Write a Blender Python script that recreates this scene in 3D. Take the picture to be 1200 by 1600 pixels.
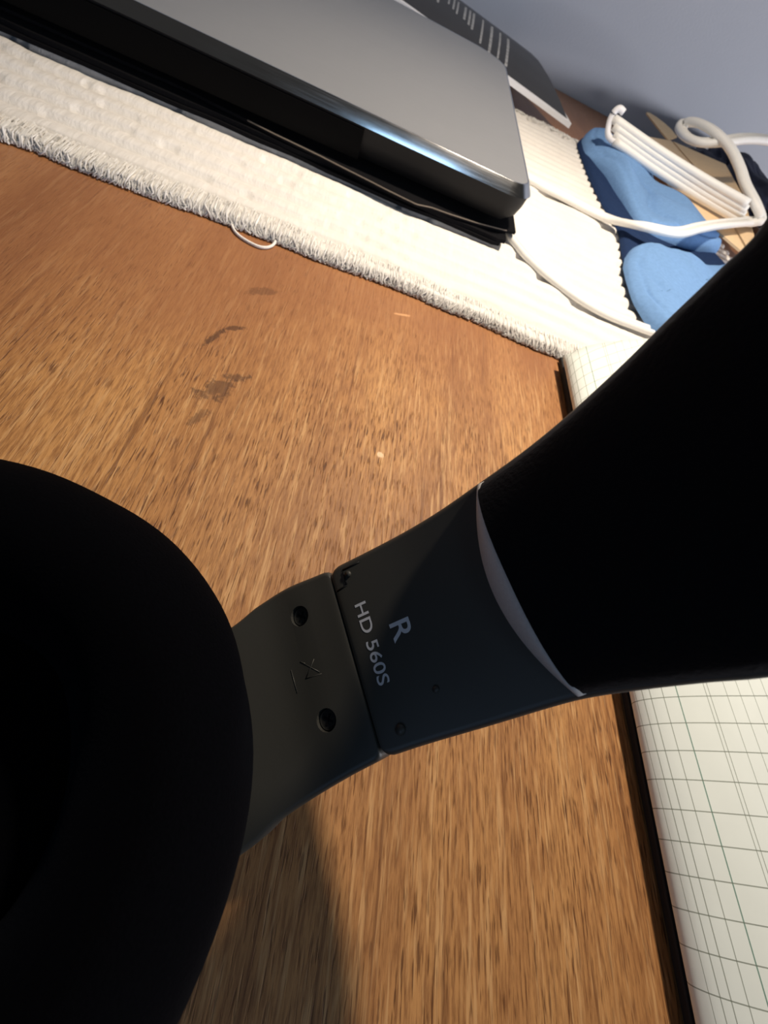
import bpy, bmesh, math, random
import numpy as np
from mathutils import Vector, Matrix

for o in list(bpy.data.objects):
    bpy.data.objects.remove(o, do_unlink=True)
scene = bpy.context.scene
COL = scene.collection
MM = 0.001

# ------------------------------------------------------------------ camera
cam_d = bpy.data.cameras.new('camera')
cam = bpy.data.objects.new('camera', cam_d)
COL.objects.link(cam)
right = Vector((0.94227106, 0.09815091, 0.32014317))
down = Vector((0.25552798, -0.82865111, -0.49803894))
fwd = Vector((0.21640402, 0.55109322, -0.80589427))
m = Matrix((( right.x, -down.x, -fwd.x, 0.0),
            ( right.y, -down.y, -fwd.y, 0.0),
            ( right.z, -down.z, -fwd.z, 0.1),
            (0, 0, 0, 1)))
cam.matrix_world = m
cam_d.sensor_fit = 'AUTO'
cam_d.sensor_width = 36.0
cam_d.lens = 685.0 / 1600.0 * 36.0
cam_d.clip_start = 0.004
cam_d.clip_end = 30
cam_d.dof.use_dof = True
cam_d.dof.focus_distance = 0.078
cam_d.dof.aperture_fstop = 38.0
scene.camera = cam

# ------------------------------------------------------------------ world, lamps, exposure
w = bpy.data.worlds.new('world')
scene.world = w
w.use_nodes = True
bg = w.node_tree.nodes['Background']
bg.inputs[0].default_value = (0.74, 0.70, 0.66, 1)
bg.inputs[1].default_value = 0.042

def area(name, loc, target, size, power, color, shape='DISK'):
    l = bpy.data.lights.new(name, 'AREA')
    l.shape = shape
    l.size = size
    l.energy = power
    l.color = color
    o = bpy.data.objects.new(name, l)
    COL.objects.link(o)
    o.location = loc
    o.rotation_euler = (Vector(target) - Vector(loc)).to_track_quat('-Z', 'Y').to_euler()
    return o
lamp_d = bpy.data.lights.new('desk_lamp_light', 'SPOT')          # shaded desk lamp above the mat
lamp_d.energy = 10.2
lamp_d.color = (1.0, 0.85, 0.68)
lamp_d.shadow_soft_size = 0.016
lamp_d.spot_size = math.radians(112)
lamp_d.spot_blend = 1.0
lamp = bpy.data.objects.new('desk_lamp_light', lamp_d)
COL.objects.link(lamp)
lamp.location = (0.12, 0.25, 0.38)
lamp.rotation_euler = (Vector((0.125, 0.235, 0.0)) - Vector(lamp.location)).to_track_quat('-Z', 'Y').to_euler()
wl = area('wall_fill_light', (1.15, -0.14, 0.14), (0.25, 0.7, 0.08), 0.80, 8.0, (0.93, 0.93, 1.0), 'RECTANGLE')  # added low fill from the right to brighten the wall, no window there
wl.data.size_y = 0.12
area('blue_fill_light', (-0.9, -1.6, 0.45), (0.1, 0.2, 0.05), 1.0, 4.0, (0.40, 0.62, 1.0), 'SQUARE')  # added blue fill from front left, tints the cushion end and band
area('rim_glint_light', (0.22, -0.68, 1.6), (0.05, 0.25, 0.0), 0.36, 1.8, (0.42, 0.69, 1.0), 'SQUARE')  # unseen blue source added overhead so the laptop rim mirrors it

vs = scene.view_settings
vs.view_transform = 'Standard'
vs.look = 'None'
vs.exposure = 0.0
vs.gamma = 1.0
vs.use_curve_mapping = False

# ------------------------------------------------------------------ helpers
random.seed(7)
rng = np.random.default_rng(7)

def tag(o, label=None, cat=None, group=None, kind=None):
    if label: o['label'] = label
    if cat: o['category'] = cat
    if group: o['group'] = group
    if kind: o['kind'] = kind
    return o

def empty(name, loc, label=None, cat=None, group=None):
    o = bpy.data.objects.new(name, None)
    o.empty_display_size = 0.01
    COL.objects.link(o)
    o.location = loc
    return tag(o, label, cat, group)

def wloc(o):
    v = Vector((0, 0, 0))
    while o is not None:
        v = v + o.location
        o = o.parent
    return v

def obj(name, verts, faces, mat, parent=None, base=(0, 0, 0), smooth=True, auto=None):
    """one mesh object from WORLD-space vertices; its origin sits at the parent's origin or at base"""
    off = wloc(parent) if parent else Vector(base)
    me = bpy.data.meshes.new(name)
    me.from_pydata([(v[0]-off.x, v[1]-off.y, v[2]-off.z) for v in verts], [], faces)
    me.validate()
    bm = bmesh.new(); bm.from_mesh(me)
    bmesh.ops.recalc_face_normals(bm, faces=bm.faces)
    if auto:
        for e in bm.edges:
            if len(e.link_faces) == 2 and e.calc_face_angle(0) > math.radians(auto):
                e.smooth = False
    bm.to_mesh(me); bm.free()
    if smooth:
        me.polygons.foreach_set('use_smooth', [True]*len(me.polygons))
    me.materials.append(mat)
    o = bpy.data.objects.new(name, me)
    COL.objects.link(o)
    if parent:
        o.parent = parent
    else:
        o.location = base
    return o

def loft(rings, closed=True, cap=True):
    """rings: list of equal-length point lists -> verts, faces"""
    n = len(rings[0]); V = []; F = []
    for r in rings: V += [tuple(p) for p in r]
    for i in range(len(rings)-1):
        for j in range(n if closed else n-1):
            a = i*n+j; b = i*n+(j+1) % n
            F.append((a, b, b+n, a+n))
    if cap and closed:
        F.append(tuple(range(n))); F.append(tuple(range((len(rings)-1)*n, len(rings)*n)))
    return V, F

def tube(path, r, sides=8, flat=1.0):
    P = [Vector(p) for p in path]
    rings = []
    up = Vector((0, 0, 1))
    for i, p in enumerate(P):
        t = (P[min(i+1, len(P)-1)] - P[max(i-1, 0)]).normalized()
        a = t.cross(up)
        if a.length < 1e-4: a = t.cross(Vector((0, 1, 0)))
        a.normalize(); b = a.cross(t).normalized()
        rr = r(i/(len(P)-1)) if callable(r) else r
        rings.append([p + a*math.cos(q)*rr + b*math.sin(q)*rr*flat for q in [2*math.pi*k/sides for k in range(sides)]])
    return loft(rings)

def join(*parts):
    V = []; F = []
    for v, f in parts:
        k = len(V); V += list(v); F += [tuple(i+k for i in q) for q in f]
    return V, F

def boxmesh(x0, x1, y0, y1, z0, z1):
    V = [(x0,y0,z0),(x1,y0,z0),(x1,y1,z0),(x0,y1,z0),(x0,y0,z1),(x1,y0,z1),(x1,y1,z1),(x0,y1,z1)]
    return V, [(0,3,2,1),(4,5,6,7),(0,1,5,4),(1,2,6,5),(2,3,7,6),(3,0,4,7)]

def spline(pts, n):
    """Catmull-Rom through pts, n samples per span"""
    P = np.array(pts, float)
    P = np.vstack([2*P[0]-P[1], P, 2*P[-1]-P[-2]])
    out = []
    for i in range(1, len(P)-2):
        for k in range(n):
            t = k/n
            out.append(0.5*((2*P[i]) + (-P[i-1]+P[i+1])*t + (2*P[i-1]-5*P[i]+4*P[i+1]-P[i+2])*t*t + (-P[i-1]+3*P[i]-3*P[i+1]+P[i+2])*t**3))
    out.append(P[-2])
    return np.array(out)

def vnoise(x, y, seed=0):
    """smooth value noise, arrays ok"""
    x = np.asarray(x, float); y = np.asarray(y, float)
    xi = np.floor(x).astype(int); yi = np.floor(y).astype(int)
    def h(a, b):
        q = np.sin(a*127.1 + b*311.7 + seed*74.7)*43758.5453
        return q - np.floor(q)
    u = x-xi; v = y-yi
    u = u*u*(3-2*u); v = v*v*(3-2*v)
    return (h(xi,yi)*(1-u)+h(xi+1,yi)*u)*(1-v) + (h(xi,yi+1)*(1-u)+h(xi+1,yi+1)*u)*v

# ------------------------------------------------------------------ materials
def srgb(r, g, b):
    f = lambda c: (c/255/12.92) if c/255 <= 0.04045 else ((c/255+0.055)/1.055)**2.4
    return (f(r), f(g), f(b), 1)

class NT:
    def __init__(s, name):
        s.mat = bpy.data.materials.new(name); s.mat.use_nodes = True
        s.t = s.mat.node_tree; s.b = s.t.nodes['Principled BSDF']
    def n(s, typ, **kw):
        x = s.t.nodes.new(typ)
        for k, v in kw.items(): setattr(x, k, v)
        return x
    def l(s, a, b): s.t.links.new(a, b)
    def val(s, sock, v):
        if hasattr(v, 'links'): s.l(v, sock)
        else: sock.default_value = v
    def math(s, op, a, b=None, c=None, clamp=False):
        x = s.n('ShaderNodeMath', operation=op); x.use_clamp = clamp
        s.val(x.inputs[0], a)
        if b is not None: s.val(x.inputs[1], b)
        if c is not None: s.val(x.inputs[2], c)
        return x.outputs[0]
    def mix(s, fac, a, b, blend='MIX'):
        x = s.n('ShaderNodeMix', data_type='RGBA', blend_type=blend)
        s.val(x.inputs[0], fac); s.val(x.inputs[6], a); s.val(x.inputs[7], b)
        return x.outputs[2]
    def coord(s, scale=(1,1,1), out='Object', rot=(0,0,0), loc=(0,0,0)):
        c = s.n('ShaderNodeTexCoord'); mp = s.n('ShaderNodeMapping')
        mp.inputs['Scale'].default_value = scale; mp.inputs['Rotation'].default_value = rot; mp.inputs['Location'].default_value = loc
        s.l(c.outputs[out], mp.inputs[0]); return mp.outputs[0]
    def noise(s, vec, scale, detail=3, rough=0.55, dist=0.0):
        x = s.n('ShaderNodeTexNoise'); s.l(vec, x.inputs['Vector'])
        x.inputs['Scale'].default_value = scale; x.inputs['Detail'].default_value = detail
        x.inputs['Roughness'].default_value = rough; x.inputs['Distortion'].default_value = dist
        return x.outputs['Fac']
    def ramp(s, fac, stops):
        x = s.n('ShaderNodeValToRGB'); e = x.color_ramp.elements
        while len(e) < len(stops): e.new(0.5)
        for q, (p, c) in zip(e, stops): q.position = p; q.color = c
        s.l(fac, x.inputs[0]); return x.outputs[0]
    def bump(s, h, strength=0.3, dist=0.0005):
        x = s.n('ShaderNodeBump'); x.inputs['Strength'].default_value = strength; x.inputs['Distance'].default_value = dist
        s.l(h, x.inputs['Height']); s.l(x.outputs[0], s.b.inputs['Normal'])

def simple(name, col, rough=0.6, metal=0.0, var=0.12, scale=300, bump=0.15, bdist=0.0002, spec=0.5, sheen=0.0):
    q = NT(name); v = q.coord()
    nz = q.noise(v, scale, 4)
    dark = tuple(c*(1-var) for c in col[:3]) + (1,); light = tuple(min(1, c*(1+var)) for c in col[:3]) + (1,)
    q.l(q.mix(nz, dark, light), q.b.inputs['Base Color'])
    q.b.inputs['Roughness'].default_value = rough; q.b.inputs['Metallic'].default_value = metal
    q.b.inputs['Specular IOR Level'].default_value = spec
    if sheen:
        q.b.inputs['Sheen Weight'].default_value = sheen; q.b.inputs['Sheen Roughness'].default_value = 0.5
        q.b.inputs['Sheen Tint'].default_value = (0.25, 0.3, 0.42, 1)
    if bump: q.bump(nz, bump, bdist)
    return q.mat

def wood_material():
    q = NT('brown_wood')
    long = q.coord((1, 0.10, 1))
    lg2 = q.coord((1, 0.06, 1), loc=(3.1, 0.4, 0))
    wide = q.coord((1, 0.16, 1), loc=(0.7, 0.2, 0))
    plain = q.coord(loc=(0.1, 0.25, 0))
    broad = q.noise(wide, 38, 3, 0.5, 0.6)                 # centimetre-wide bands
    fine = q.noise(long, 1500, 4, 0.65)                      # grain lines
    pores = q.noise(q.coord((1, 0.08, 1), loc=(1.3, 0, 0)), 2000, 2, 0.5)
    lines = q.noise(lg2, 950, 3, 0.6, 0.3)
    patch = q.noise(plain, 14, 4, 0.6, 0.3)
    base = q.ramp(broad, [(0.28, srgb(158, 109, 64)), (0.50, srgb(184, 132, 80)), (0.72, srgb(204, 152, 94))])
    base = q.mix(q.math('MULTIPLY', q.ramp(fine, [(0.36, (1,1,1,1)), (0.58, (0,0,0,1))]), 0.70), base, srgb(126, 80, 44))
    base = q.mix(q.math('MULTIPLY', q.ramp(lines, [(0.53, (0,0,0,1)), (0.66, (1,1,1,1))]), 0.60), base, srgb(218, 172, 118))
    long_dark = q.noise(q.coord((1, 0.02, 1), loc=(5.3, 0, 0)), 650, 3, 0.6)
    base = q.mix(q.math('MULTIPLY', q.ramp(long_dark, [(0.60, (0,0,0,1)), (0.67, (1,1,1,1))]), 0.55), base, srgb(104, 62, 32))
    # worn towards the sitter, still varnished (smooth, redder) further back
    sx = q.n('ShaderNodeSeparateXYZ'); q.l(plain, sx.inputs[0])
    yv = q.math('ADD', sx.outputs[1], q.math('MULTIPLY', q.math('SUBTRACT', patch, 0.5), 0.13))
    yv = q.math('ADD', yv, q.math('MULTIPLY', sx.outputs[0], -0.25))
    varn = q.math('MULTIPLY', q.math('SUBTRACT', yv, 0.085), 16.0, clamp=True)
    base = q.mix(q.math('MULTIPLY', varn, 0.75), base, q.mix(broad, srgb(134, 86, 56), srgb(166, 114, 76)))
    pm = q.ramp(pores, [(0.56, (0,0,0,1)), (0.66, (1,1,1,1))])
    pvar = q.ramp(q.noise(q.coord((1, 0.3, 1), loc=(9, 2, 0)), 110, 3), [(0.36, (0.3,0.3,0.3,1)), (0.66, (1,1,1,1))])
    pstr = q.math('MULTIPLY', q.math('MULTIPLY', pm, pvar), q.math('SUBTRACT', 0.92, q.math('MULTIPLY', varn, 0.6)))
    base = q.mix(pstr, base, srgb(88, 50, 24))
    # dark stains left of the middle
    def spot(cx, cy, rx, ry, ang, amt):
        mp = q.n('ShaderNodeMapping'); mp.vector_type = 'TEXTURE'
        mp.inputs['Location'].default_value = (cx, cy, 0); mp.inputs['Rotation'].default_value = (0, 0, ang); mp.inputs['Scale'].default_value = (rx, ry, 1)
        q.l(plain, mp.inputs[0])
        ln = q.n('ShaderNodeVectorMath', operation='LENGTH')
        sp = q.n('ShaderNodeVectorMath', operation='MULTIPLY'); q.l(mp.outputs[0], sp.inputs[0]); sp.inputs[1].default_value = (1, 1, 0)
        q.l(sp.outputs[0], ln.inputs[0])
        d = q.math('ADD', ln.outputs['Value'], q.math('MULTIPLY', q.math('SUBTRACT', q.noise(plain, 330, 5, 0.75), 0.5), 3.4))
        return q.math('MULTIPLY', q.math('MULTIPLY', q.math('SUBTRACT', 1.0, d), 2.5, clamp=True), amt)
    for a in ((-0.0345, 0.1150, 0.0062, 0.0011, 1.25, 0.75), (-0.0300, 0.1225, 0.0045, 0.0010, 0.55, 0.7), (-0.0270, 0.0950, 0.0080, 0.0036, 1.0, 0.62),
              (-0.0245, 0.1010, 0.0052, 0.0016, 0.4, 0.6), (-0.0285, 0.083, 0.004, 0.0016, 1.2, 0.5), (-0.027, 0.146, 0.006, 0.0022, 0.7, 0.4)):
        base = q.mix(spot(*a), base, srgb(74, 48, 34))
    base = q.mix(spot(0.0245, 0.1632, 0.0042, 0.0007, 0.35, 0.8), base, srgb(225, 170, 120))
    base = q.mix(spot(0.0235, 0.0885, 0.0011, 0.0011, 0, 1.0), base, srgb(240, 205, 165))
    q.l(base, q.b.inputs['Base Color'])
    q.val(q.b.inputs['Roughness'], q.math('SUBTRACT', 0.56, q.math('MULTIPLY', varn, 0.14)))
    q.b.inputs['Specular IOR Level'].default_value = 0.35
    hh = q.math('SUBTRACT', q.math('MULTIPLY', fine, 0.4), pstr)
    q.bump(hh, 0.45, 0.0004)
    return q.mat

def paint_material():
    q = NT('grey_wall_paint'); v = q.coord()
    a = q.noise(v, 5, 3); b = q.noise(v, 420, 3)
    q.l(q.mix(a, srgb(196, 199, 206), srgb(208, 211, 218)), q.b.inputs['Base Color'])
    q.b.inputs['Roughness'].default_value = 0.8
    q.bump(b, 0.25, 0.0006)
    return q.mat

def weave_material():
    q = NT('white_cotton_weave'); v = q.coord()
    a = q.noise(q.coord((1, 0.12, 1)), 900, 3); b = q.noise(v, 60, 4); c = q.noise(v, 330, 2)
    col = q.mix(b, srgb(224, 219, 212), srgb(238, 235, 230))
    col = q.mix(q.math('MULTIPLY', q.ramp(c, [(0.80, (0,0,0,1)), (0.84, (1,1,1,1))]), 0.6), col, srgb(120, 105, 90))
    q.l(col, q.b.inputs['Base Color'])
    q.b.inputs['Roughness'].default_value = 0.9; q.b.inputs['Specular IOR Level'].default_value = 0.15
    q.bump(a, 0.5, 0.0005)
    return q.mat

def brushed_material(name, col, rough, metal=1.0):
    q = NT(name)
    a = q.noise(q.coord((0.04, 1, 1)), 1500, 2); b = q.noise(q.coord(), 30, 3)
    q.l(q.mix(b, tuple(c*0.93 for c in col[:3])+(1,), col), q.b.inputs['Base Color'])
    q.b.inputs['Metallic'].default_value = metal
    q.val(q.b.inputs['Roughness'], q.math('ADD', rough-0.06, q.math('MULTIPLY', a, 0.12)))
    return q.mat

def page_material():
    q = NT('squared_paper')
    c = q.n('ShaderNodeUVMap'); c.uv_map = 'print'
    sx = q.n('ShaderNodeSeparateXYZ'); q.l(c.outputs[0], sx.inputs[0])
    u, v = sx.outputs[0], sx.outputs[1]
    nz = q.noise(q.coord(), 120, 4)
    col = q.mix(nz, srgb(222, 228, 222), srgb(232, 238, 232))
    tot = None
    for u0, hw in ((5.5, .06), (7.2, .09), (8.9, .10), (11.8, .10), (23.75, .11), (24.85, .11), (30.3, .10), (34.8, .10), (39.5, .10), (44.2, .1), (48.9, .1), (53.6, .1), (66, .11), (67.1, .11)):
        x = q.math('COMPARE', u, u0, hw)
        tot = x if tot is None else q.math('ADD', tot, x, clamp=True)
    col = q.mix(q.math('MULTIPLY', tot, 0.72), col, srgb(112, 118, 104))
    col = q.mix(q.math('MULTIPLY', q.math('COMPARE', u, 15.5, .15), 0.85), col, srgb(84, 126, 110))
    fr = q.math('FRACT', q.math('ADD', v, 0.5))
    col = q.mix(q.math('MULTIPLY', q.math('COMPARE', fr, 0.5, 0.019), 0.75), col, srgb(104, 112, 96))
    q.l(col, q.b.inputs['Base Color'])
    q.b.inputs['Roughness'].default_value = 0.75; q.b.inputs['Specular IOR Level'].default_value = 0.25
    q.bump(q.noise(q.coord(), 900, 3), 0.1, 0.0002)
    return q.mat

def fringe_material():
    q = NT('white_cotton_fringe'); nz = q.noise(q.coord(), 700, 3)
    q.l(q.mix(nz, srgb(232, 228, 220), srgb(246, 243, 238)), q.b.inputs['Base Color'])
    q.b.inputs['Roughness'].default_value = 1.0; q.b.inputs['Specular IOR Level'].default_value = 0.042
    q.b.inputs['Subsurface Weight'].default_value = 0.6; q.b.inputs['Subsurface Radius'].default_value = (1, 1, 1)
    q.b.inputs['Subsurface Scale'].default_value = 0.002
    return q.mat

M = dict(
    fringe=fringe_material(),
    wood=wood_material(), wall=paint_material(), weave=weave_material(), page=page_material(),
    lid=brushed_material('silver_grey_aluminium', srgb(172, 173, 174), 0.40, 0.65),
    bevel=brushed_material('polished_aluminium', srgb(214, 215, 217), 0.15),
    body=simple('dark_grey_metal', srgb(16, 16, 18), 0.6, 0.0, 0.08, 500, 0.05, 0.0002, 0.25),
    gloss=simple('black_gloss_plastic', srgb(3, 3, 4), 0.7, 0, 0.1, 300, 0.0, 0.0002, 0.08),
    felt=simple('black_felt', srgb(14, 14, 17), 0.95, 0, 0.3, 900, 0.5, 0.0006, 0.1),
    cut=simple('grey_cut_edge', srgb(112, 102, 92), 0.9, 0, 0.25, 1200, 0.3),
    black=simple('matte_black_plastic', srgb(56, 56, 53), 0.48, 0, 0.06, 2600, 0.10, 0.00006, 0.4),
    deep=simple('black_plastic_shell', srgb(12, 12, 14), 0.5, 0, 0.1, 1500, 0.1, 0.0001, 0.3),
    velour=simple('black_velour', srgb(4, 4, 6), 1.0, 0, 0.4, 2400, 0.4, 0.0003, 0.02, 0.02),
    padcloth=simple('black_padding_cloth', srgb(9, 9, 11), 0.9, 0, 0.3, 1400, 0.4, 0.0003, 0.1, 0.05),
    pad_lit=simple('lit_padding_end', srgb(190, 188, 186), 0.75, 0, 0.15, 2500, 0.3, 0.0002, 0.3),  # paler than the padding: light on the end face put into colour
    steel=simple('black_screw_steel', srgb(120, 120, 118), 0.25, 0.9, 0.1, 900, 0.0),
    ink=simple('pale_grey_print', srgb(196, 198, 204), 0.6, 0, 0.05, 3000, 0.0),
    cable=simple('white_cable_rubber', srgb(236, 235, 231), 0.5, 0, 0.04, 500, 0.05),
    blue=simple('blue_microfibre_cloth', srgb(112, 150, 198), 0.95, 0, 0.14, 420, 0.5, 0.0006, 0.15),
    navy_under=simple('navy_cloth_layer', srgb(32, 50, 84), 0.95, 0, 0.2, 420, 0.4, 0.0006, 0.1),
    card=simple('tan_cardboard', srgb(238, 208, 168), 0.85, 0, 0.07, 260, 0.25, 0.0003, 0.2),
    navy=simple('dark_navy_fabric', srgb(38, 42, 62), 0.7, 0, 0.35, 160, 0.5, 0.0012, 0.3),
    cover=simple('black_coated_cover', srgb(48, 46, 45), 0.38, 0, 0.06, 300, 0.03),
    white=simple('white_paper', srgb(236, 236, 240), 0.7, 0, 0.02, 300, 0.05),
    print=simple('light_grey_print', srgb(176, 176, 176), 0.6, 0, 0.05, 800, 0.0),
    board=simple('black_notebook_board', srgb(20, 18, 18), 0.7, 0, 0.2, 700, 0.2),
    floor=simple('grey_carpet', srgb(110, 106, 100), 0.95, 0, 0.2, 180, 0.6, 0.002, 0.1),
)

# ------------------------------------------------------------------ setting: wall, floor
WY = 0.700
tag(obj('wall_back', *boxmesh(-1.8, 1.8, WY, WY+0.08, -0.75, 1.75), M['wall'], base=(0, WY, -0.75), smooth=False), kind='structure')
tag(obj('floor', *boxmesh(-1.8, 1.8, -1.8, WY+0.08, -0.80, -0.75), M['floor'], base=(0, 0, -0.80), smooth=False), kind='structure')

# ------------------------------------------------------------------ desk
desk = empty('desk', (0.1, 0.25, -0.75), 'brown wood-grain desk with stained, worn top under the headphones', 'desk')
def bevel_slab(x0, x1, y0, y1, z0, z1, r=0.003):
    rings = []
    for z, i in ((z0, r), (z0+r, 0), (z1-r, 0), (z1-r*0.3, r*0.3), (z1, r)):
        rings.append([(x0+i, y0+i, z), (x1-i, y0+i, z), (x1-i, y1-i, z), (x0+i, y1-i, z)])
    return loft(rings)
V, F = bevel_slab(-0.65, 0.85, -0.16, WY-0.001, -0.028, 0.0)
obj('tabletop', V, F, M['wood'], desk, smooth=False)
for x in (-0.60, 0.74):
    for y in (-0.11, 0.63):
        rings = [[(x+i, y+i, z), (x+0.05-i, y+i, z), (x+0.05-i, y+0.05-i, z), (x+i, y+0.05-i, z)] for z, i in ((-0.75, 0.009), (-0.40, 0.004), (-0.028, 0.0))]
        obj('leg', *loft(rings), M['wood'], desk, smooth=False)

# ------------------------------------------------------------------ woven mat
mat_root = empty('woven_mat', (0.0, 0.35, 0.0), 'white ribbed cotton mat with short frayed fringe under the laptop', 'mat')
MX0, MX1, MY0, MY1 = -0.30, 0.30, 0.1785, 0.516
def mat_height(x, y):
    """top of the ribbed weave"""
    wob = 0.0050*(vnoise(x*30, y*14, 3)-0.5) + 0.0012*(vnoise(x*75, y*33, 5)-0.5) + 0.0007*(vnoise(x*170, y*90, 6)-0.5)
    ph = ((y + wob)/0.0118) % 1.0
    rib = np.where(ph < 0.86, np.clip(1-((ph-0.30)/0.58)**2, 0, 1), 0.04)
    thr = 0.5+0.5*np.sin(x*2*math.pi/0.0052 + 2.2*vnoise(x*60, y*85, 8))
    roll = 0.0011*(vnoise(x*16, y*11, 11)-0.5)
    return 0.0012 + 0.0022*rib + 0.00010*thr + 0.00018*(vnoise(x*260+y*60, y*310, 9)-0.5) + roll
nx, ny = 560, 250
xs = np.linspace(MX0, MX1, nx); ys = np.linspace(MY0, MY1, ny)
X, Y = np.meshgrid(xs, ys)
edge = 0.0022*(vnoise(xs*70, xs*0, 21)-0.5) + 0.0045*(vnoise(xs*9, xs*0, 22)-0.5)
Yw = Y.copy(); fall = np.clip(1-(ys-MY0)/0.02, 0, 1)[:, None]; Yw += fall*edge[None, :]
edgeb = 0.005*(vnoise(xs*60, xs*0, 31)-0.5)
fallb = np.clip(1-(MY1-ys)/0.02, 0, 1)[:, None]; Yw += fallb*edgeb[None, :]
Z = mat_height(X, Y)
Vt = np.stack([X, Yw, Z], -1).reshape(-1, 3)
Ft = [(j*nx+i, j*nx+i+1, (j+1)*nx+i+1, (j+1)*nx+i) for j in range(ny-1) for i in range(nx-1)]
rim = [j for j in range(nx)] + [k*nx+nx-1 for k in range(1, ny)] + [(ny-1)*nx+i for i in range(nx-2, -1, -1)] + [k*nx for k in range(ny-2, 0, -1)]
Vl = [tuple(p) for p in Vt]; base_i = len(Vl)
Vl += [(Vl[i][0], Vl[i][1], 0.0003) for i in rim]
n = len(rim)
Ft += [(rim[(k+1) % n], rim[k], base_i+k, base_i+(k+1) % n) for k in range(n)]
obj('weave', Vl, Ft, M['weave'], mat_root)
def fringe(y_edge, sign, count, l0, l1, x0, x1, seed):
    r = np.random.default_rng(seed); parts = []
    for k in range(count):
        x = x0+(x1-x0)*(k+r.random())/count
        ii = int(np.clip((x-MX0)/(MX1-MX0)*nx, 0, nx-1))
        ye = y_edge + (edge[ii] if sign < 0 else edgeb[ii])
        L = (l0+(l1-l0)*r.random())
        lean = (vnoise(x*45, 0, seed)-0.5)*1.1 + r.normal(0, 0.30)
        h0 = 0.0012+0.0018*r.random(); hop = 0.0002+0.0008*r.random()
        p0 = (x, ye-sign*(0.002+0.007*r.random()), h0+0.0010)
        p1 = (x+lean*L*0.4, ye+sign*L*0.35, h0+hop)
        p2 = (x+lean*L*0.75+r.normal(0, .0006), ye+sign*L*0.7, h0*0.6+hop*0.6)
        p3 = (x+lean*L+r.normal(0, .001), ye+sign*L, 0.0004+0.0006*r.random())
        rad = 0.00028+0.00020*r.random()
        parts.append(tube([p0, p1, p2, p3], lambda t, rad=rad: rad*(1-0.35*t), 4))
    return join(*parts)
tag(obj('fringe', *fringe(MY0, -1, 5200, 0.0008, 0.0034, MX0, 0.2, 41), M['fringe'], mat_root), kind='stuff')
tag(obj('fringe', *fringe(MY1, 1, 1600, 0.002, 0.005, 0.0, MX1, 43), M['fringe'], mat_root), kind='stuff')
obj('loose_thread', *tube(spline([(-0.047, 0.183, 0.002), (-0.0465, 0.1775, 0.001), (-0.0422, 0.1727, 0.0007), (-0.0345, 0.1708, 0.0007), (-0.0305, 0.1745, 0.0007), (-0.0298, 0.181, 0.0015)], 8), 0.00055, 6), M['weave'], mat_root)

# ------------------------------------------------------------------ laptop on its sleeve
def rrect(x0, x1, y0, y1, rads, z, n=8):
    """rounded rectangle ring, rads = (front-left, front-right, back-right, back-left)"""
    out = []
    for (cx, cy, r, a0) in ((x0, y0, rads[0], 180), (x1, y0, rads[1], 270), (x1, y1, rads[2], 0), (x0, y1, rads[3], 90)):
        ox = cx + (r if cx == x0 else -r); oy = cy + (r if cy == y0 else -r)
        for k in range(n+1):
            a = math.radians(a0+90*k/n); out.append((ox+r*math.cos(a), oy+r*math.sin(a), z))
    return out
lap = empty('laptop', (-0.08, 0.37, 0.0098), 'closed silver-grey laptop with polished slanted rim lying on the white mat', 'laptop')
LX0, LX1, LY0, LY1 = -0.245, 0.0725, 0.2510, 0.490
def lring(z, out):
    return rrect(LX0-out, LX1+out, LY0-out, LY1+out, (0.010+out, 0.010+out, 0.026+out, 0.026+out), z)
V, F = loft([lring(0.0258, -0.004), lring(0.0258, 0.0), lring(0.0300, -0.0001), lring(0.0301, -0.0010)])
obj('lid', V, F, M['lid'], lap, auto=20)
V, F = loft([lring(0.0252, 0.0008), lring(0.0257, 0.0037), lring(0.0298, 0.0003), lring(0.03015, -0.0001), lring(0.0302, -0.0004), lring(0.0300, -0.0012)], cap=False)
obj('bevelled_rim', V, F, M['bevel'], lap, auto=20)
V, F = loft([lring(0.0104, -0.012), lring(0.0106, -0.008), lring(0.0125, -0.003), lring(0.0160, 0.0010), lring(0.0205, 0.0024), lring(0.0255, 0.0030), lring(0.0257, -0.001)])
obj('base', V, F, M['body'], lap, auto=50)
# black bar set into the long side, ending short of the corner
rings = []
for x in (-0.225, -0.0095):
    rings.append([(x, 0.2530, 0.0125), (x, 0.2478, 0.0130), (x, 0.2468, 0.0165), (x, 0.2470, 0.0245), (x, 0.2500, 0.0250), (x, 0.2540, 0.0250)])
obj('hinge_bar', *loft(rings), M['gloss'], lap, auto=40)
for x in (-0.22, 0.045):
    for y in (0.268, 0.468):
        ring = [[(x+0.006*rr*math.cos(2*math.pi*k/14), y+0.006*rr*math.sin(2*math.pi*k/14), z) for k in range(14)] for z, rr in ((0.0098, 0.9), (0.0100, 1), (0.0107, 1))]
        obj('rubber_foot', *loft(ring), M['felt'], lap)

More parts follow.
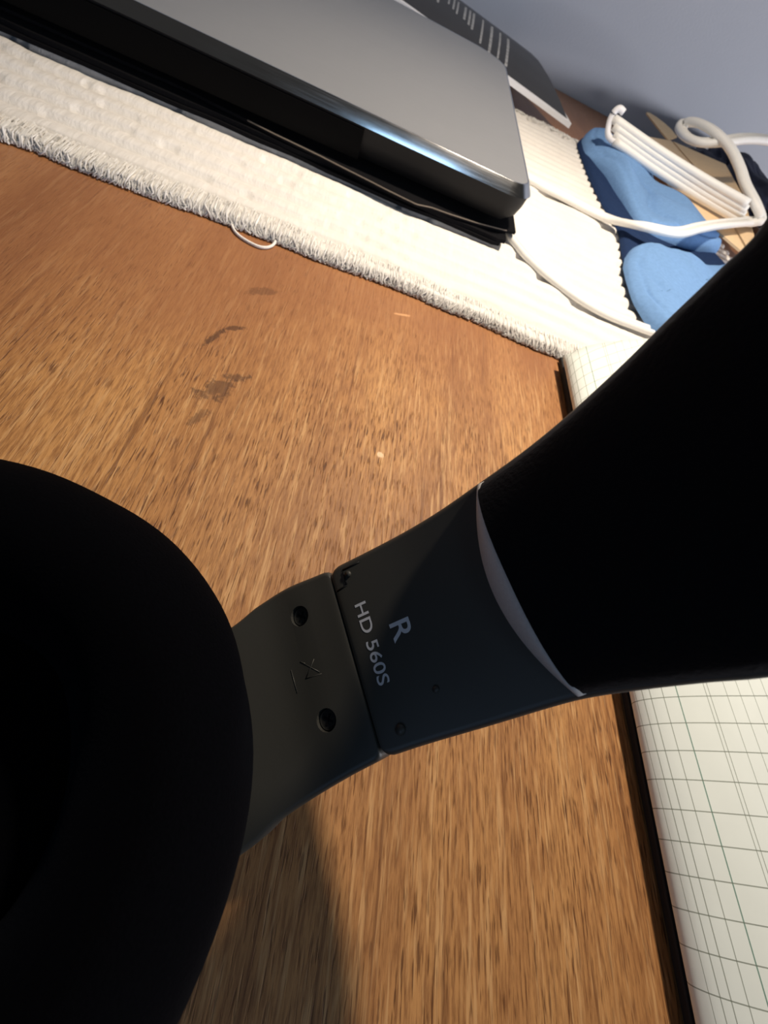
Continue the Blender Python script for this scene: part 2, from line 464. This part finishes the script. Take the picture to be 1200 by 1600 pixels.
slv = empty('laptop_sleeve', (-0.08, 0.36, 0.0045), 'black felt sleeve with wavy edge lying under the laptop', 'sleeve')
def sheet(xf, z0, z1, yb, wob, seed, x0, x1, droop=0.0, corner=0.004, nx_=70):
    """felt layer: front edge wavers, flat back"""
    top = []; bot = []
    for i in range(nx_+1):
        x = x0+(x1-x0)*i/nx_
        yf = xf(x) + wob*(float(vnoise(x*55, 0.5, seed))-0.5)
        c = max(0, (x-(x1-corner))/corner); yf += corner*0.5*c*c
        zz = droop*float(vnoise(x*40, 2.5, seed+3))
        row_t = []; row_b = []
        for k in (0.0, 0.02, 0.06, 0.2, 1.0):
            y = yf+(yb-yf)*k; e = zz*(1 if k < 0.01 else (0.5 if k < 0.05 else 0))
            row_t.append((x, y, z1-e)); row_b.append((x, y, z0-e))
        top.append(row_t+row_b[::-1])
    return loft(top)
obj('bottom_layer', *sheet(lambda x: 0.2440, 0.0045, 0.0060, 0.47, 0.0035, 3, -0.24, 0.070, 0.0004), M['felt'], slv, auto=40)
obj('middle_layer', *sheet(lambda x: 0.2452, 0.0062, 0.0080, 0.47, 0.0030, 5, -0.24, 0.0725, 0.0004), M['felt'], slv, auto=40)
def flap_y(x): return float(np.interp(x, [-0.24, -0.09, -0.047, -0.026, 0.006, 0.0225, 0.030, 0.040, 0.055, 0.0778], [0.252, 0.252, 0.2462, 0.2448, 0.2402, 0.2390, 0.2425, 0.2440, 0.2472, 0.2557]))
fl = obj('top_flap', *sheet(flap_y, 0.0084, 0.0096, 0.47, 0.0006, 8, -0.24, 0.0778, 0.0003, corner=0.001), M['felt'], slv, auto=40)
edge_pts = [(x, flap_y(x)-0.0001+0.0006*(float(vnoise(x*55, 0.5, 8))-0.5), 0.0096-0.0003*float(vnoise(x*40, 2.5, 11))) for x in np.linspace(-0.06, 0.072, 90)]
obj('cut_edge', *tube(edge_pts, 0.00030, 5), M['cut'], fl)

# ------------------------------------------------------------------ curled magazine behind the laptop
mag = empty('magazine', (0.05, 0.60, 0.0), 'curled magazine with black cover and grey print behind the laptop', 'magazine')
def mag_z(x, v):
    zf = float(np.interp(x, [-0.14, -0.06, -0.028, -0.009, 0.012, 0.030, 0.087, 0.125, 0.156], [31, 28.5, 27, 25.4, 23.4, 21.8, 16.5, 12.6, 9.2]))*MM
    k = float(np.interp(v, [0, 0.12, 0.25, 0.38, 0.55, 0.75, 1.0], [0, 0.40, 0.74, 0.93, 0.86, 0.45, -0.10]))
    top = zf + 0.0125*k
    if v > 0.45:
        s = (v-0.45)/0.55; s = s*s*(3-2*s); top = top*(1-s)+0.0055*s
    return top
def mag_grid(x0, xe, y0, y1, dz, thick, nx_=44, ny_=26):
    top = []
    ringsT = []
    for i in range(nx_+1):
        row = []
        for j in range(ny_+1):
            v = j/ny_
            x1 = xe(v); x = x0+(x1-x0)*i/nx_
            row.append((x, y0+(y1-y0)*v, mag_z(x, v)+dz))
        ringsT.append(row + [(p[0], p[1], p[2]-thick) for p in row[::-1]])
    return loft(ringsT)
obj('cover', *mag_grid(-0.13, lambda v: 0.1485-0.040*min(1, v*2.2)+0.020*max(0, v-0.45), 0.5205, 0.676, 0.0022, 0.0005), M['cover'], mag, auto=50)
obj('pages', *mag_grid(-0.128, lambda v: 0.1535-0.047*min(1, v*2.6)-0.004*min(1, v*8)+0.018*max(0, v-0.45), 0.5185, 0.672, 0.0015, 0.0036), M['white'], mag, auto=50)
# lines of small print running up the curl
parts = []
rt = random.Random(5)
def print_row(x, v0, v1, hw, bright=1.0):
    v = v0
    while v < v1:
        L = rt.uniform(0.012, 0.035)
        L = min(L, v1-v)
        pts = []
        for a in np.linspace(v, v+L, 3):
            y = 0.5205+(0.676-0.5205)*a
            pts.append((x, y, mag_z(x, a)+0.0022))
        V = []; F = []
        for (px, py, pz) in pts:
            k = hw*rt.uniform(0.75, 1.0)
            V += [(px-k, py, pz+0.00012), (px+k, py, pz+0.00012), (px+k, py, pz-0.0002), (px-k, py, pz-0.0002)]
        for q in range(2):
            o_ = q*4
            for s_ in range(4): F.append((o_+s_, o_+(s_+1) % 4, o_+4+(s_+1) % 4, o_+4+s_))
        F += [(0, 1, 2, 3), (8, 9, 10, 11)]
        parts.append((V, F))
        v += L+rt.uniform(0.003, 0.007)
for x, v0, v1, hw in ((0.0812, 0.055, 0.36, 0.0014), (0.0727, 0.055, 0.36, 0.0010), (0.0640, 0.055, 0.36, 0.0014), (0.0548, 0.09, 0.36, 0.0010),
                      (0.0455, 0.16, 0.36, 0.0012), (0.0418, 0.18, 0.36, 0.0011), (0.0372, 0.20, 0.36, 0.0012), (0.0300, 0.20, 0.36, 0.0009), (0.0262, 0.22, 0.36, 0.0009), (0.0215, 0.24, 0.36, 0.0009),
                      (0.0125, 0.18, 0.36, 0.0011), (0.0030, 0.2, 0.36, 0.0011), (-0.006, 0.2, 0.36, 0.0011), (-0.015, 0.2, 0.36, 0.0011)):
    print_row(x, v0, v1, hw)
obj('printed_text', *join(*parts), M['print'], mag, smooth=False)

# ------------------------------------------------------------------ blue cloth
clo = empty('cleaning_cloth', (0.21, 0.37, 0.004), 'crumpled light blue cloth with navy underside on the right end of the mat', 'cloth')
def cloth_piece(name, poly, height, floor_z, soft, mat, seed, hem=True, NR=26):
    P = spline(np.vstack([np.array(poly, float), np.array(poly[:1], float)])*MM, 7)[:-1]
    Q = np.roll(P, -1, 0); d = Q-P
    def dist(x, y):
        t = np.clip(((x-P[:,0])*d[:,0]+(y-P[:,1])*d[:,1])/(d**2).sum(1), 0, 1)
        return float(np.min(np.hypot(P[:,0]+t*d[:,0]-x, P[:,1]+t*d[:,1]-y)))
    c = P.mean(0); ax = np.linalg.svd(P-c)[2][0]
    half = np.abs((P-c)@ax).max()*0.55
    def zz(x, y):
        D = dist(x, y)
        k = math.sqrt(max(0, 1-(1-min(1, D/soft))**2))
        h = height + height*0.55*(float(vnoise(x*30, y*19, seed))-0.5) + height*0.30*(float(vnoise(x*75+y*30, y*42, seed+1))-0.5)
        h += height*0.16*math.sin(x*95-y*38+seed)
        cr = abs(math.sin(x*52+y*31+2.6*float(vnoise(x*22, y*26, seed+7))+seed))
        h -= height*0.30*(1-cr)**7
        h -= (height*0.14*math.exp(-((D-0.0062)/0.0010)**2) if hem else 0)
        return floor_z + h*k
    V = []; F = []; nb = len(P)
    for k in range(NR+1):
        f = (k/NR)**1.2
        for p in P:
            a = c+ax*np.clip((p-c)@ax, -half, half)
            q = p+(a-p)*f
            V.append((q[0], q[1], zz(q[0], q[1]) if k else floor_z-0.0006))
    for k in range(NR):
        for j in range(nb):
            F.append((k*nb+j, k*nb+(j+1) % nb, (k+1)*nb+(j+1) % nb, (k+1)*nb+j))
    return obj(name, V, F, mat, clo)
cloth_piece('underlayer', [(160,470),(163,505),(178,533),(198,540),(213,520),(223,480),(228,440),(246,406),(270,378),(289,330),(278,280),(240,242),(200,228),(167,224),(159,243),(159,275),(163,310),(168,345),(163,375),(160,420)], 0.0028, 0.0046, 0.006, M['navy_under'], 60, False)  # darker navy layer beneath the blue folds
cloth_piece('rear_fold', [(162,470),(165,505),(180,534),(200,541),(216,520),(226,480),(231,440),(248,410),(268,386),(255,373),(225,360),(193,354),(184,366),(180,396),(173,430)], 0.0135, 0.0060, 0.013, M['blue'], 51)
cloth_piece('front_fold', [(157,285),(166,309),(180,323),(200,328),(230,336),(276,364),(292,335),(280,280),(240,240),(200,225),(165,219),(155,240),(155,265)], 0.0085, 0.0058, 0.011, M['blue'], 57)

# ------------------------------------------------------------------ cardboard
cb = empty('cardboard_sheet', (0.28, 0.48, 0.0), 'creased tan cardboard piece against the grey wall, under the white cables', 'cardboard')
def panel(pts, thick=0.0016):
    P = [Vector(p)*MM for p in pts]
    nrm = Vector((0, 0, 0))
    for i in range(1, len(P)-1): nrm += (P[i]-P[0]).cross(P[i+1]-P[0])
    nrm.normalize()
    if nrm.z < 0: nrm = -nrm
    return loft([[p-nrm*thick for p in P], P])
obj('panel', *panel([(231,562,18.4),(281,600,20.6),(292.5,502,20.7),(285,384,17.6),(278,377,17.0),(237,430,17.0)]), M['card'], cb, smooth=False)
obj('panel', *panel([(283.5,600,20.9),(327,562,29.4),(316,480,27.4),(300,400,20.5),(288,384,17.8),(295,502,20.9)]), M['card'], cb, smooth=False)
obj('back_fold', *join(loft([[(0.231,0.562,0.0004),(0.281,0.600,0.0004),(0.281,0.600,0.0200),(0.231,0.562,0.0178)], [(0.2325,0.5605,0.0004),(0.2815,0.598,0.0004),(0.2815,0.598,0.0200),(0.2325,0.5605,0.0178)]]),
                       loft([[(0.2835,0.600,0.0004),(0.327,0.562,0.0004),(0.327,0.562,0.0285),(0.2835,0.600,0.0203)], [(0.283,0.598,0.0004),(0.326,0.5605,0.0004),(0.326,0.5605,0.0285),(0.283,0.598,0.0203)]])), M['card'], cb, smooth=False)
tp = [(279,601,19.8),(271,611,21.5),(262,625,23.6),(257,636,24.6),(257,641,25.0),(261,642,25.6),(268,637,26.0),(277,627,25.9),(284,617,25.2),(288,608,24.0)]
obj('tab', *panel(tp, 0.0012), M['card'], cb, smooth=False)

# ------------------------------------------------------------------ dark navy bundle
bm = bmesh.new()
bmesh.ops.create_icosphere(bm, subdivisions=5, radius=1.0)
V = []
for v in bm.verts:
    c = v.co.copy()
    k = 1+0.14*math.sin(c.x*5+c.z*4)+0.10*math.sin(c.y*9-c.x*4)+0.06*math.sin(c.x*17+c.y*13)+0.05*math.sin(c.z*21-c.y*15)
    z = c.z*k*0.019+0.0170
    V.append((0.372+c.x*k*0.044, 0.585+c.y*k*0.085, max(0.0006, z)))
F = [tuple(x.index for x in f.verts) for f in bm.faces]
bm.free()
tag(obj('fabric_pouch', V, F, M['navy'], base=(0.372, 0.585, 0.0)), 'dark navy crumpled fabric pouch beside the tan cardboard at the wall', 'pouch')

# ------------------------------------------------------------------ white cables
def twin(path, r, gap):
    """flat two-core flex: two round cores side by side"""
    P = [Vector(p) for p in path]; A = []; B = []
    for i, p in enumerate(P):
        t = P[min(i+1, len(P)-1)]-P[max(i-1, 0)]
        s = t.cross(Vector((0, 0, 1)))
        s = s.normalized() if s.length > 1e-6 else Vector((1, 0, 0))
        A.append(p+s*gap); B.append(p-s*gap)
    return join(tube(A, r, 8), tube(B, r, 8))
up = [(93,361,5.2),(98,358.5,5.2),(110,356,5.4),(125,355,5.4),(145,352,5.6),(160,345,8),(172.6,328,16.5),(197,331,20.5),(222,354,22.5),(246,377,23.5),(275,402,25),(303,424,27)]
tag(obj('power_cable', *twin(spline(np.array(up)*MM, 8), 0.0022, 0.0021), M['cable'], base=(0.2, 0.37, 0.005)), 'white flat cable crossing over the blue cloth from behind the laptop', 'cable')
lo = [(70,275,5.6),(76,264,5.4),(81,256,5.2),(87,247,5.0),(94,240,4.9),(103,233,4.9),(111.5,228,4.9),(122,224,4.8),(134,222,4.8),(150,223,4.8),(164,224,4.9),(190,226,4.9),(215,228,4.9)]
lo_o = tag(obj('charging_cable', *twin(spline(np.array(lo)*MM, 8), 0.0017, 0.0017), M['cable'], base=(0.12, 0.23, 0.004)), 'white flat cable lying on the mat from the laptop corner towards the notebook', 'cable')
cbn = empty('cable_coil', (0.23, 0.44, 0.02), 'coiled white cable with raised loop over the tan cardboard and blue cloth', 'cable')
starts = [(168,470,33.2),(170.5,468,29.8),(173.5,466,26.4),(176,463,23.2)]
ends = [(283,420,34.6),(286,420,31.0),(288,420,27.4),(289,420,23.8)]
for a, b in zip(starts, ends):
    a = np.array(a, float); b = np.array(b, float)
    mid1 = a+(b-a)*0.33+np.array([0, 0, -1.4]); mid2 = a+(b-a)*0.68+np.array([0, 1.5, -1.6])
    o_ = obj('strand', *tube(spline(np.array([a, mid1, mid2, b])*MM, 8), 0.0031, 10), M['cable'], cbn)
# turned-back end and frayed tie
tie = spline(np.array([(176,463,22.5),(170,467,24),(166.5,470,30),(165.5,470.5,36),(167.5,470,39.5),(172,469,39.0)])*MM, 6)
obj('tie', *tube(tie, 0.0023, 8), M['white'], cbn)
loop = [(289,420,23.8),(297,418,27),(300,418,31),(292.2,425,35.5),(283,440,40),(276,455,45.5),(266.2,470,50.4),(253.5,485,52.2),(244.6,500,50.3),(240,509,46),(237.7,505,42),(240.5,491,41.2),(249,481,43.9),(263.4,480,50.2),(283.2,490,56.5),(306.2,500,61),(330,510,62),(356,520,52),(372,528,40)]
obj('raised_loop', *twin(spline(np.array(loop)*MM, 8), 0.0030, 0.0024), M['cable'], cbn)

# ------------------------------------------------------------------ squared notebook
nbk = empty('notebook', (0.17, 0.03, 0.0), 'open notebook with cream squared pages and rolled edge under the headband', 'notebook')
prof = np.array([(101,4.4),(98.5,4.2),(96.8,5.2),(96.2,6.6),(96.6,8.2),(98,10),(101,11.8),(106,13.2),(114,14.2),(125,14.8),(140,15),(170,15),(210,14.6),(250,13.5)], float)
pc = spline(prof[1:], 6)
pl = np.r_[0, np.cumsum(np.hypot(*np.diff(pc, axis=0).T))]
def ytop(x): return min(0.166+max(0, (x-0.098))*0.62, 0.192)
NY = 60
verts = []; uvs = []
for i, (x, z) in enumerate(pc):
    for j in range(NY+1):
        yt = ytop(x*MM); y = -0.125+(yt+0.125)*j/NY
        verts.append((x*MM, y, z*MM))
        uvs.append((pl[i]+0.039*y*1000 if y < 0.06 else pl[i]+0.039*60, (y*1000+0.5)/(5.5+0.03*min(pl[i], 45))))
n1 = NY+1; top_n = len(verts)
faces = [(i*n1+j, (i+1)*n1+j, (i+1)*n1+j+1, i*n1+j+1) for i in range(len(pc)-1) for j in range(NY)]
po = obj('top_page', verts, faces, M['page'], nbk)
me = po.data
uvl = me.uv_layers.new(name='print')
for lp in me.loops: uvl.data[lp.index].uv = uvs[lp.vertex_index]
# make sure the sheet faces up, then give it thickness
if me.polygons[len(faces)//2].normal.z < 0: me.flip_normals()
sol = po.modifiers.new('thickness', 'SOLIDIFY'); sol.thickness = 0.0003; sol.offset = -1
# page block under the sheet and the black back cover
blk = []
for j in range(2):
    ring = []
    for (x, z) in ((104,3.0),(103.2,5),(103.5,8.5),(106,11.6),(114,13.2),(125,13.9),(140,14.2),(170,14.2),(210,13.8),(249,12.6),(249,3.0)):
        ring.append((x*MM, -0.124 if j == 0 else ytop(x*MM)-0.002, z*MM))
    blk.append(ring)
obj('page_block', *loft(blk), M['white'], nbk, auto=40)
V, F = bevel_slab(0.0985, 0.252, -0.127, 0.172, 0.0002, 0.0028, 0.0006)
obj('back_cover', V, F, M['board'], nbk, smooth=False)

# ------------------------------------------------------------------ headphones
HX, HY, HA = -0.036, -0.006, math.radians(25)
E_ = Vector((math.cos(HA), math.sin(HA), 0)); N_ = Vector((-math.sin(HA), math.cos(HA), 0))
hp = empty('headphones', (HX, HY, 0.0), 'black over-ear headphones lying on one ear cup, headband arching upwards', 'headphones')
ZM = 105.0                                             # mirror height between the two cups (mm)
def P3(s, t, z): return Vector((HX, HY, 0)) + E_*(s*MM) + N_*(t*MM) + Vector((0, 0, z*MM))
prof_pts = [(34,15.5),(40,18),(48,22),(53,26.3),(58,31),(66,40),(71,47.2),(75.2,54.4),(78.6,62.4),(81,70),(83,77.5),(84.2,85),(85.6,95),(86,105)]
full = prof_pts + [(s, 2*ZM-z) for s, z in prof_pts[-2::-1]]
BC = spline(full, 10)
BL = np.r_[0, np.cumsum(np.hypot(*np.diff(BC, axis=0).T))]
UT = BL[-1]
def at_u(u):
    s = np.interp(u, BL, BC[:,0]); z = np.interp(u, BL, BC[:,1])
    s2 = np.interp(u+0.6, BL, BC[:,0]); z2 = np.interp(u+0.6, BL, BC[:,1]); s1 = np.interp(u-0.6, BL, BC[:,0]); z1 = np.interp(u-0.6, BL, BC[:,1])
    ds, dz = s2-s1, z2-z1; L = math.hypot(ds, dz)
    return s, z, -dz/L, ds/L
def u_of_z(z): return float(np.interp(z, BC[:,1], BL))
def bp(u, t, d):
    s, z, ns, nz = at_u(u)
    return P3(s+ns*d, t, z+nz*d)
TZ = [15, 18, 19.4, 21.2, 24.4, 30.7, 39.5, 47.2, 54.4, 62.6, 69.7, 76.4, 82.1, 88, 93, 105]
TV = [11.0, 12.4, 13.4, 15.0, 16.0, 15.7, 15.6, 15.6, 16.0, 16.1, 16.4, 17.0, 17.5, 17.8, 18.6, 26.0]  # mid-arch widths, here and below, flared out of view to broaden the cast shadow
BZ = [15, 18, 20, 23.5, 28.2, 31.1, 35.2, 43, 51, 55, 60, 66.8, 71.7, 80, 93, 105]
BV = [-21.5, -19.6, -17.7, -16.2, -15.1, -14.7, -14.6, -14.8, -14.85, -15.0, -15.6, -16.6, -17.4, -18.0, -18.8, -23.0]
_T = spline(list(zip(TZ, TV)), 8); _B = spline(list(zip(BZ, BV)), 8)
def tpos(z): z = z if z <= ZM else 2*ZM-z; return float(np.interp(z, _T[:,0], _T[:,1]))
def tneg(z): z = z if z <= ZM else 2*ZM-z; return float(np.interp(z, _B[:,0], _B[:,1]))
def band_ring(u, thick, r, inset=0.0):
    z = at_u(u)[1]; a = tneg(z)+inset; b = tpos(z)-inset
    ring = []
    for (cx, cd, a0) in ((b-r, -r, 0), (a+r, -r, 90), (a+r, -thick+r, 180), (b-r, -thick+r, 270)):
        for k in range(5):
            q = math.radians(a0+90*k/4)
            ring.append(bp(u, cx+r*math.cos(q), cd+r*math.sin(q)))
    return ring
SEAM = u_of_z(30.9)
PADU = u_of_z(54.6)
# headband shell with chamfered ends next to the hinge
us = [SEAM+0.25, SEAM+0.35, SEAM+0.8, SEAM+1.6] + list(np.linspace(SEAM+2.5, UT-SEAM-2.5, 110)) + [UT-SEAM-1.6, UT-SEAM-0.8, UT-SEAM-0.35, UT-SEAM-0.25]
ins = [1.1, 0.75, 0.3, 0.05] + [0]*110 + [0.05, 0.3, 0.75, 1.1]
band = obj('headband', *loft([band_ring(u, 5.5, 1.1, i) for u, i in zip(us, ins)]), M['black'], hp, auto=50)
def mirror(vf):
    V, F = vf
    return [(v[0], v[1], 2*ZM*MM-v[2]) for v in V], [tuple(reversed(f)) for f in F]
# sliders bridging hinge and band
sl = loft([[bp(u, t, d) for t, d in ((-13.2,-1.4),(13.2,-1.4),(13.2,-4.6),(-13.2,-4.6))] for u in np.linspace(SEAM-4, SEAM+4, 6)])
obj('slider', *sl, M['deep'], hp); obj('slider', *mirror(sl), M['deep'], hp)
# hinge arms that flare into the cups, with two sunk screw holes each
ua = np.r_[np.linspace(0.2, SEAM-2.0, 26), [SEAM-1.2, SEAM-0.6, SEAM-0.3, SEAM-0.2]]
ia = [0]*26 + [0.03, 0.25, 0.6, 0.9]
arm_mesh = loft([band_ring(u, 6.0, 1.0, i) for u, i in zip(ua, ia)])
screws = [(u_of_z(25.7), 10.1), (u_of_z(25.9), -7.0)]
def cyl_at(u, t, r, d0, d1, n=20):
    s, z, ns, nz = at_u(u)
    ax = E_*ns + Vector((0, 0, nz)); tg = E_*nz - Vector((0, 0, ns))
    c = P3(s, t, z); out = []
    for d in (d0, d1):
        out.append([c + ax*(d*MM) + (N_*math.cos(q)+tg*math.sin(q))*(r*MM) for q in [2*math.pi*k/n for k in range(n)]])
    return loft(out)
def cut_holes(o, cutters):
    V, F = join(*cutters)
    c = obj('cutter', V, F, M['deep'], hp, smooth=False)
    md = o.modifiers.new('holes', 'BOOLEAN'); md.operation = 'DIFFERENCE'; md.object = c; md.solver = 'EXACT'
    dg = bpy.context.evaluated_depsgraph_get()
    me2 = bpy.data.meshes.new_from_object(o.evaluated_get(dg))
    o.modifiers.clear(); o.data = me2
    bpy.data.objects.remove(c, do_unlink=True)
arm = obj('hinge_arm', *arm_mesh, M['black'], hp, auto=40)
cut_holes(arm, [cyl_at(u, t, 1.75, -2.2, 2.0) for u, t in screws])
arm2 = obj('hinge_arm', *mirror(arm_mesh), M['black'], hp, auto=40)
for k, (u, t) in enumerate(screws):
    head = cyl_at(u, t, 1.55, -2.15, -0.75)
    so = obj('screw', *head, M['steel'], arm, auto=40)
    s, z, ns, nz = at_u(u); ax = E_*ns + Vector((0, 0, nz)); tg = E_*nz - Vector((0, 0, ns)); c = P3(s, t, z)+ax*(-0.73*MM)
    def bar(a, b, L, W):
        q = [c+a*(i*L*MM)+b*(j*W*MM) for i, j in ((-1,-1),(1,-1),(1,1),(-1,1))]
        return loft([[p-ax*0.0001 for p in q], [p+ax*0.00006 for p in q]])
    a1 = (N_*0.8+tg*0.6); b1 = (tg*0.8-N_*0.6)
    obj('cross_slot', *join(bar(a1, b1, 0.9, 0.2), bar(b1, a1, 0.9, 0.2)), M['deep'], so, smooth=False)
# small raised moulding mark between the screws
mk = []
def stroke(u0, t0, u1, t1, wd=0.07):
    a = bp(u0, t0, 0.03); b = bp(u1, t1, 0.03); return tube([a, a+(b-a)*0.5, b], wd*MM, 6, 0.5)
um = u_of_z(25.4)
for q in ((um-1.4, 2.9, um+1.6, 0.2), (um+1.2, 2.4, um-1.1, 0.0), (um-1.1, 0.0, um+1.9, -0.2), (um-1.4, 2.9, um-0.6, 2.3), (um-3.4, 2.2, um-3.2, -1.6)):
    mk.append(stroke(*q))
obj('moulding_mark', *join(*mk), M['black'], arm)
# latch recess at the band's upper corner
ul = SEAM
lt = []
for (u0, t0, u1, t1) in ((ul+0.5, 11.3, ul+2.6, 11.6), (ul+2.6, 11.6, ul+2.6, 14.0), (ul+2.6, 14.3, ul+6.0, 14.3)):
    lt.append(stroke(u0, t0, u1, t1, 0.16))
obj('latch_groove', *join(*lt), M['deep'], band)
obj('latch_pip', *cyl_at(ul+3.4, 13.2, 0.55, -0.2, 0.35, 12), M['black'], band)
obj('contact_pip', *cyl_at(u_of_z(39.5), -8.3, 0.5, -0.2, 0.25, 12), M['black'], band)
obj('contact_pip', *cyl_at(u_of_z(34.0), -11.7, 0.8, -0.2, 0.3, 12), M['black'], band)
# printed lettering, bent onto the band
def lettering(text, width, height, tc, uc, name):
    cu = bpy.data.curves.new('lettering', 'FONT'); cu.body = text; cu.resolution_u = 6; cu.offset = 0.009
    to = bpy.data.objects.new('lettering', cu); COL.objects.link(to)
    dg = bpy.context.evaluated_depsgraph_get()
    me = bpy.data.meshes.new_from_object(to.evaluated_get(dg))
    bpy.data.objects.remove(to, do_unlink=True)
    c = np.array([v.co[:2] for v in me.vertices]); lo_, hi_ = c.min(0), c.max(0)
    mid = (lo_+hi_)/2; k = np.array([width, height])/(hi_-lo_)
    V = []
    for p in c:
        q = (p-mid)*k
        V.append(bp(uc+q[1], tc-q[0], 0.05))
    F = [tuple(p.vertices) for p in me.polygons]
    return obj(name, V, F, M['ink'], band, smooth=False)
lettering('HD 560S', 13.0, 2.15, 1.35, u_of_z(33.75), 'model_lettering')
lettering('R', 3.0, 3.5, 1.25, u_of_z(37.85), 'side_letter')
# padding: domed cushion with a sloping end, lit look put into its pale grey
def pad_rows(u0, u1):
    NT_ = 26
    rings = []
    for u in np.r_[[u0], np.linspace(u0+0.6, u1-0.6, 90), [u1]]:
        row = []
        for k in range(NT_+1):
            f = -1+2*k/NT_
            z = at_u(u)[1]; a = tneg(z)+0.7; b = tpos(z)-0.7
            t = (a+b)/2+f*(b-a)/2
            dome = 4.6*(max(0, 1-abs(f)**2.6))**0.75
            row.append((u, t, f, dome))
        rings.append(row)
    return rings
rows = pad_rows(PADU+0.4, UT-PADU-0.4)
prs = []
for row in rows:
    topv = [bp(u, t, dome+0.12) for u, t, f, dome in row]
    botv = [bp(u, t, -0.3) for u, t, f, dome in row[::-1]]
    prs.append(topv+botv)
cush = obj('headband_cushion', *loft(prs), M['padcloth'], hp, auto=60)
def end_face(mir):
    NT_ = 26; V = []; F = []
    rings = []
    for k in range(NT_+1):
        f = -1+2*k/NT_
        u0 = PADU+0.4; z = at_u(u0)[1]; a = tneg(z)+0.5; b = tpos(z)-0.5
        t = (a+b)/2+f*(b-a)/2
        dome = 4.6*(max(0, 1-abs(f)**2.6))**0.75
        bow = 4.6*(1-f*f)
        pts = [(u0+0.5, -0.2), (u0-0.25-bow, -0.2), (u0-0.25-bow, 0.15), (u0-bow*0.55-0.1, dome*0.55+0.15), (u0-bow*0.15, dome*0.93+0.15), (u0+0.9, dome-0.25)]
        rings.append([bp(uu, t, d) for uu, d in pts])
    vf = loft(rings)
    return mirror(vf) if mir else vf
obj('cushion_end', *end_face(False), M['pad_lit'], cush); obj('cushion_end', *end_face(True), M['pad_lit'], cush)

# ear cups and velour pads
def lathe(profile, n=96, oval=1.0, wob=0.0, seed=0):
    rings = []
    for r, z in profile:
        ring = []
        for k in range(n):
            a = 2*math.pi*k/n
            rr = r + wob*(float(vnoise(math.cos(a)*3+5, math.sin(a)*3+z*0.15, seed))-0.5)
            ring.append(P3(rr*math.cos(a), rr*oval*math.sin(a), z))
        rings.append(ring)
    return loft(rings)
cup_prof = [(20,0.3),(29,0.4),(33,1.2),(35.5,3.5),(37,7),(37.6,12),(37.6,17.5),(36.5,18.5)]
pad_prof = spline([(20.5,24),(21,32),(23.5,40),(28,45),(32.5,45.6),(36.8,43),(39.8,39),(41.2,34),(41.4,29),(40.8,24),(39.0,19.5),(36,18.6)], 4)
grille_prof = [(6,0.15),(7,0.1),(28,0.1),(28.6,0.5),(6,0.6)]
for mir in (False, True):
    f = mirror if mir else (lambda q: q)
    obj('ear_cup', *f(lathe(cup_prof)), M['deep'], hp, auto=50)
    pad = obj('ear_pad', *f(lathe([tuple(p) for p in pad_prof], 128, 1.0, 0.7, 3)), M['velour'], hp)
    obj('inner_mesh', *f(lathe([(0.5,22.5),(10,22.8),(21.5,23.6),(24,24),(24,19),(0.5,19)], 48)), M['felt'], hp, auto=50)
    obj('grille', *f(lathe(grille_prof, 64)), M['body'], hp, auto=50)
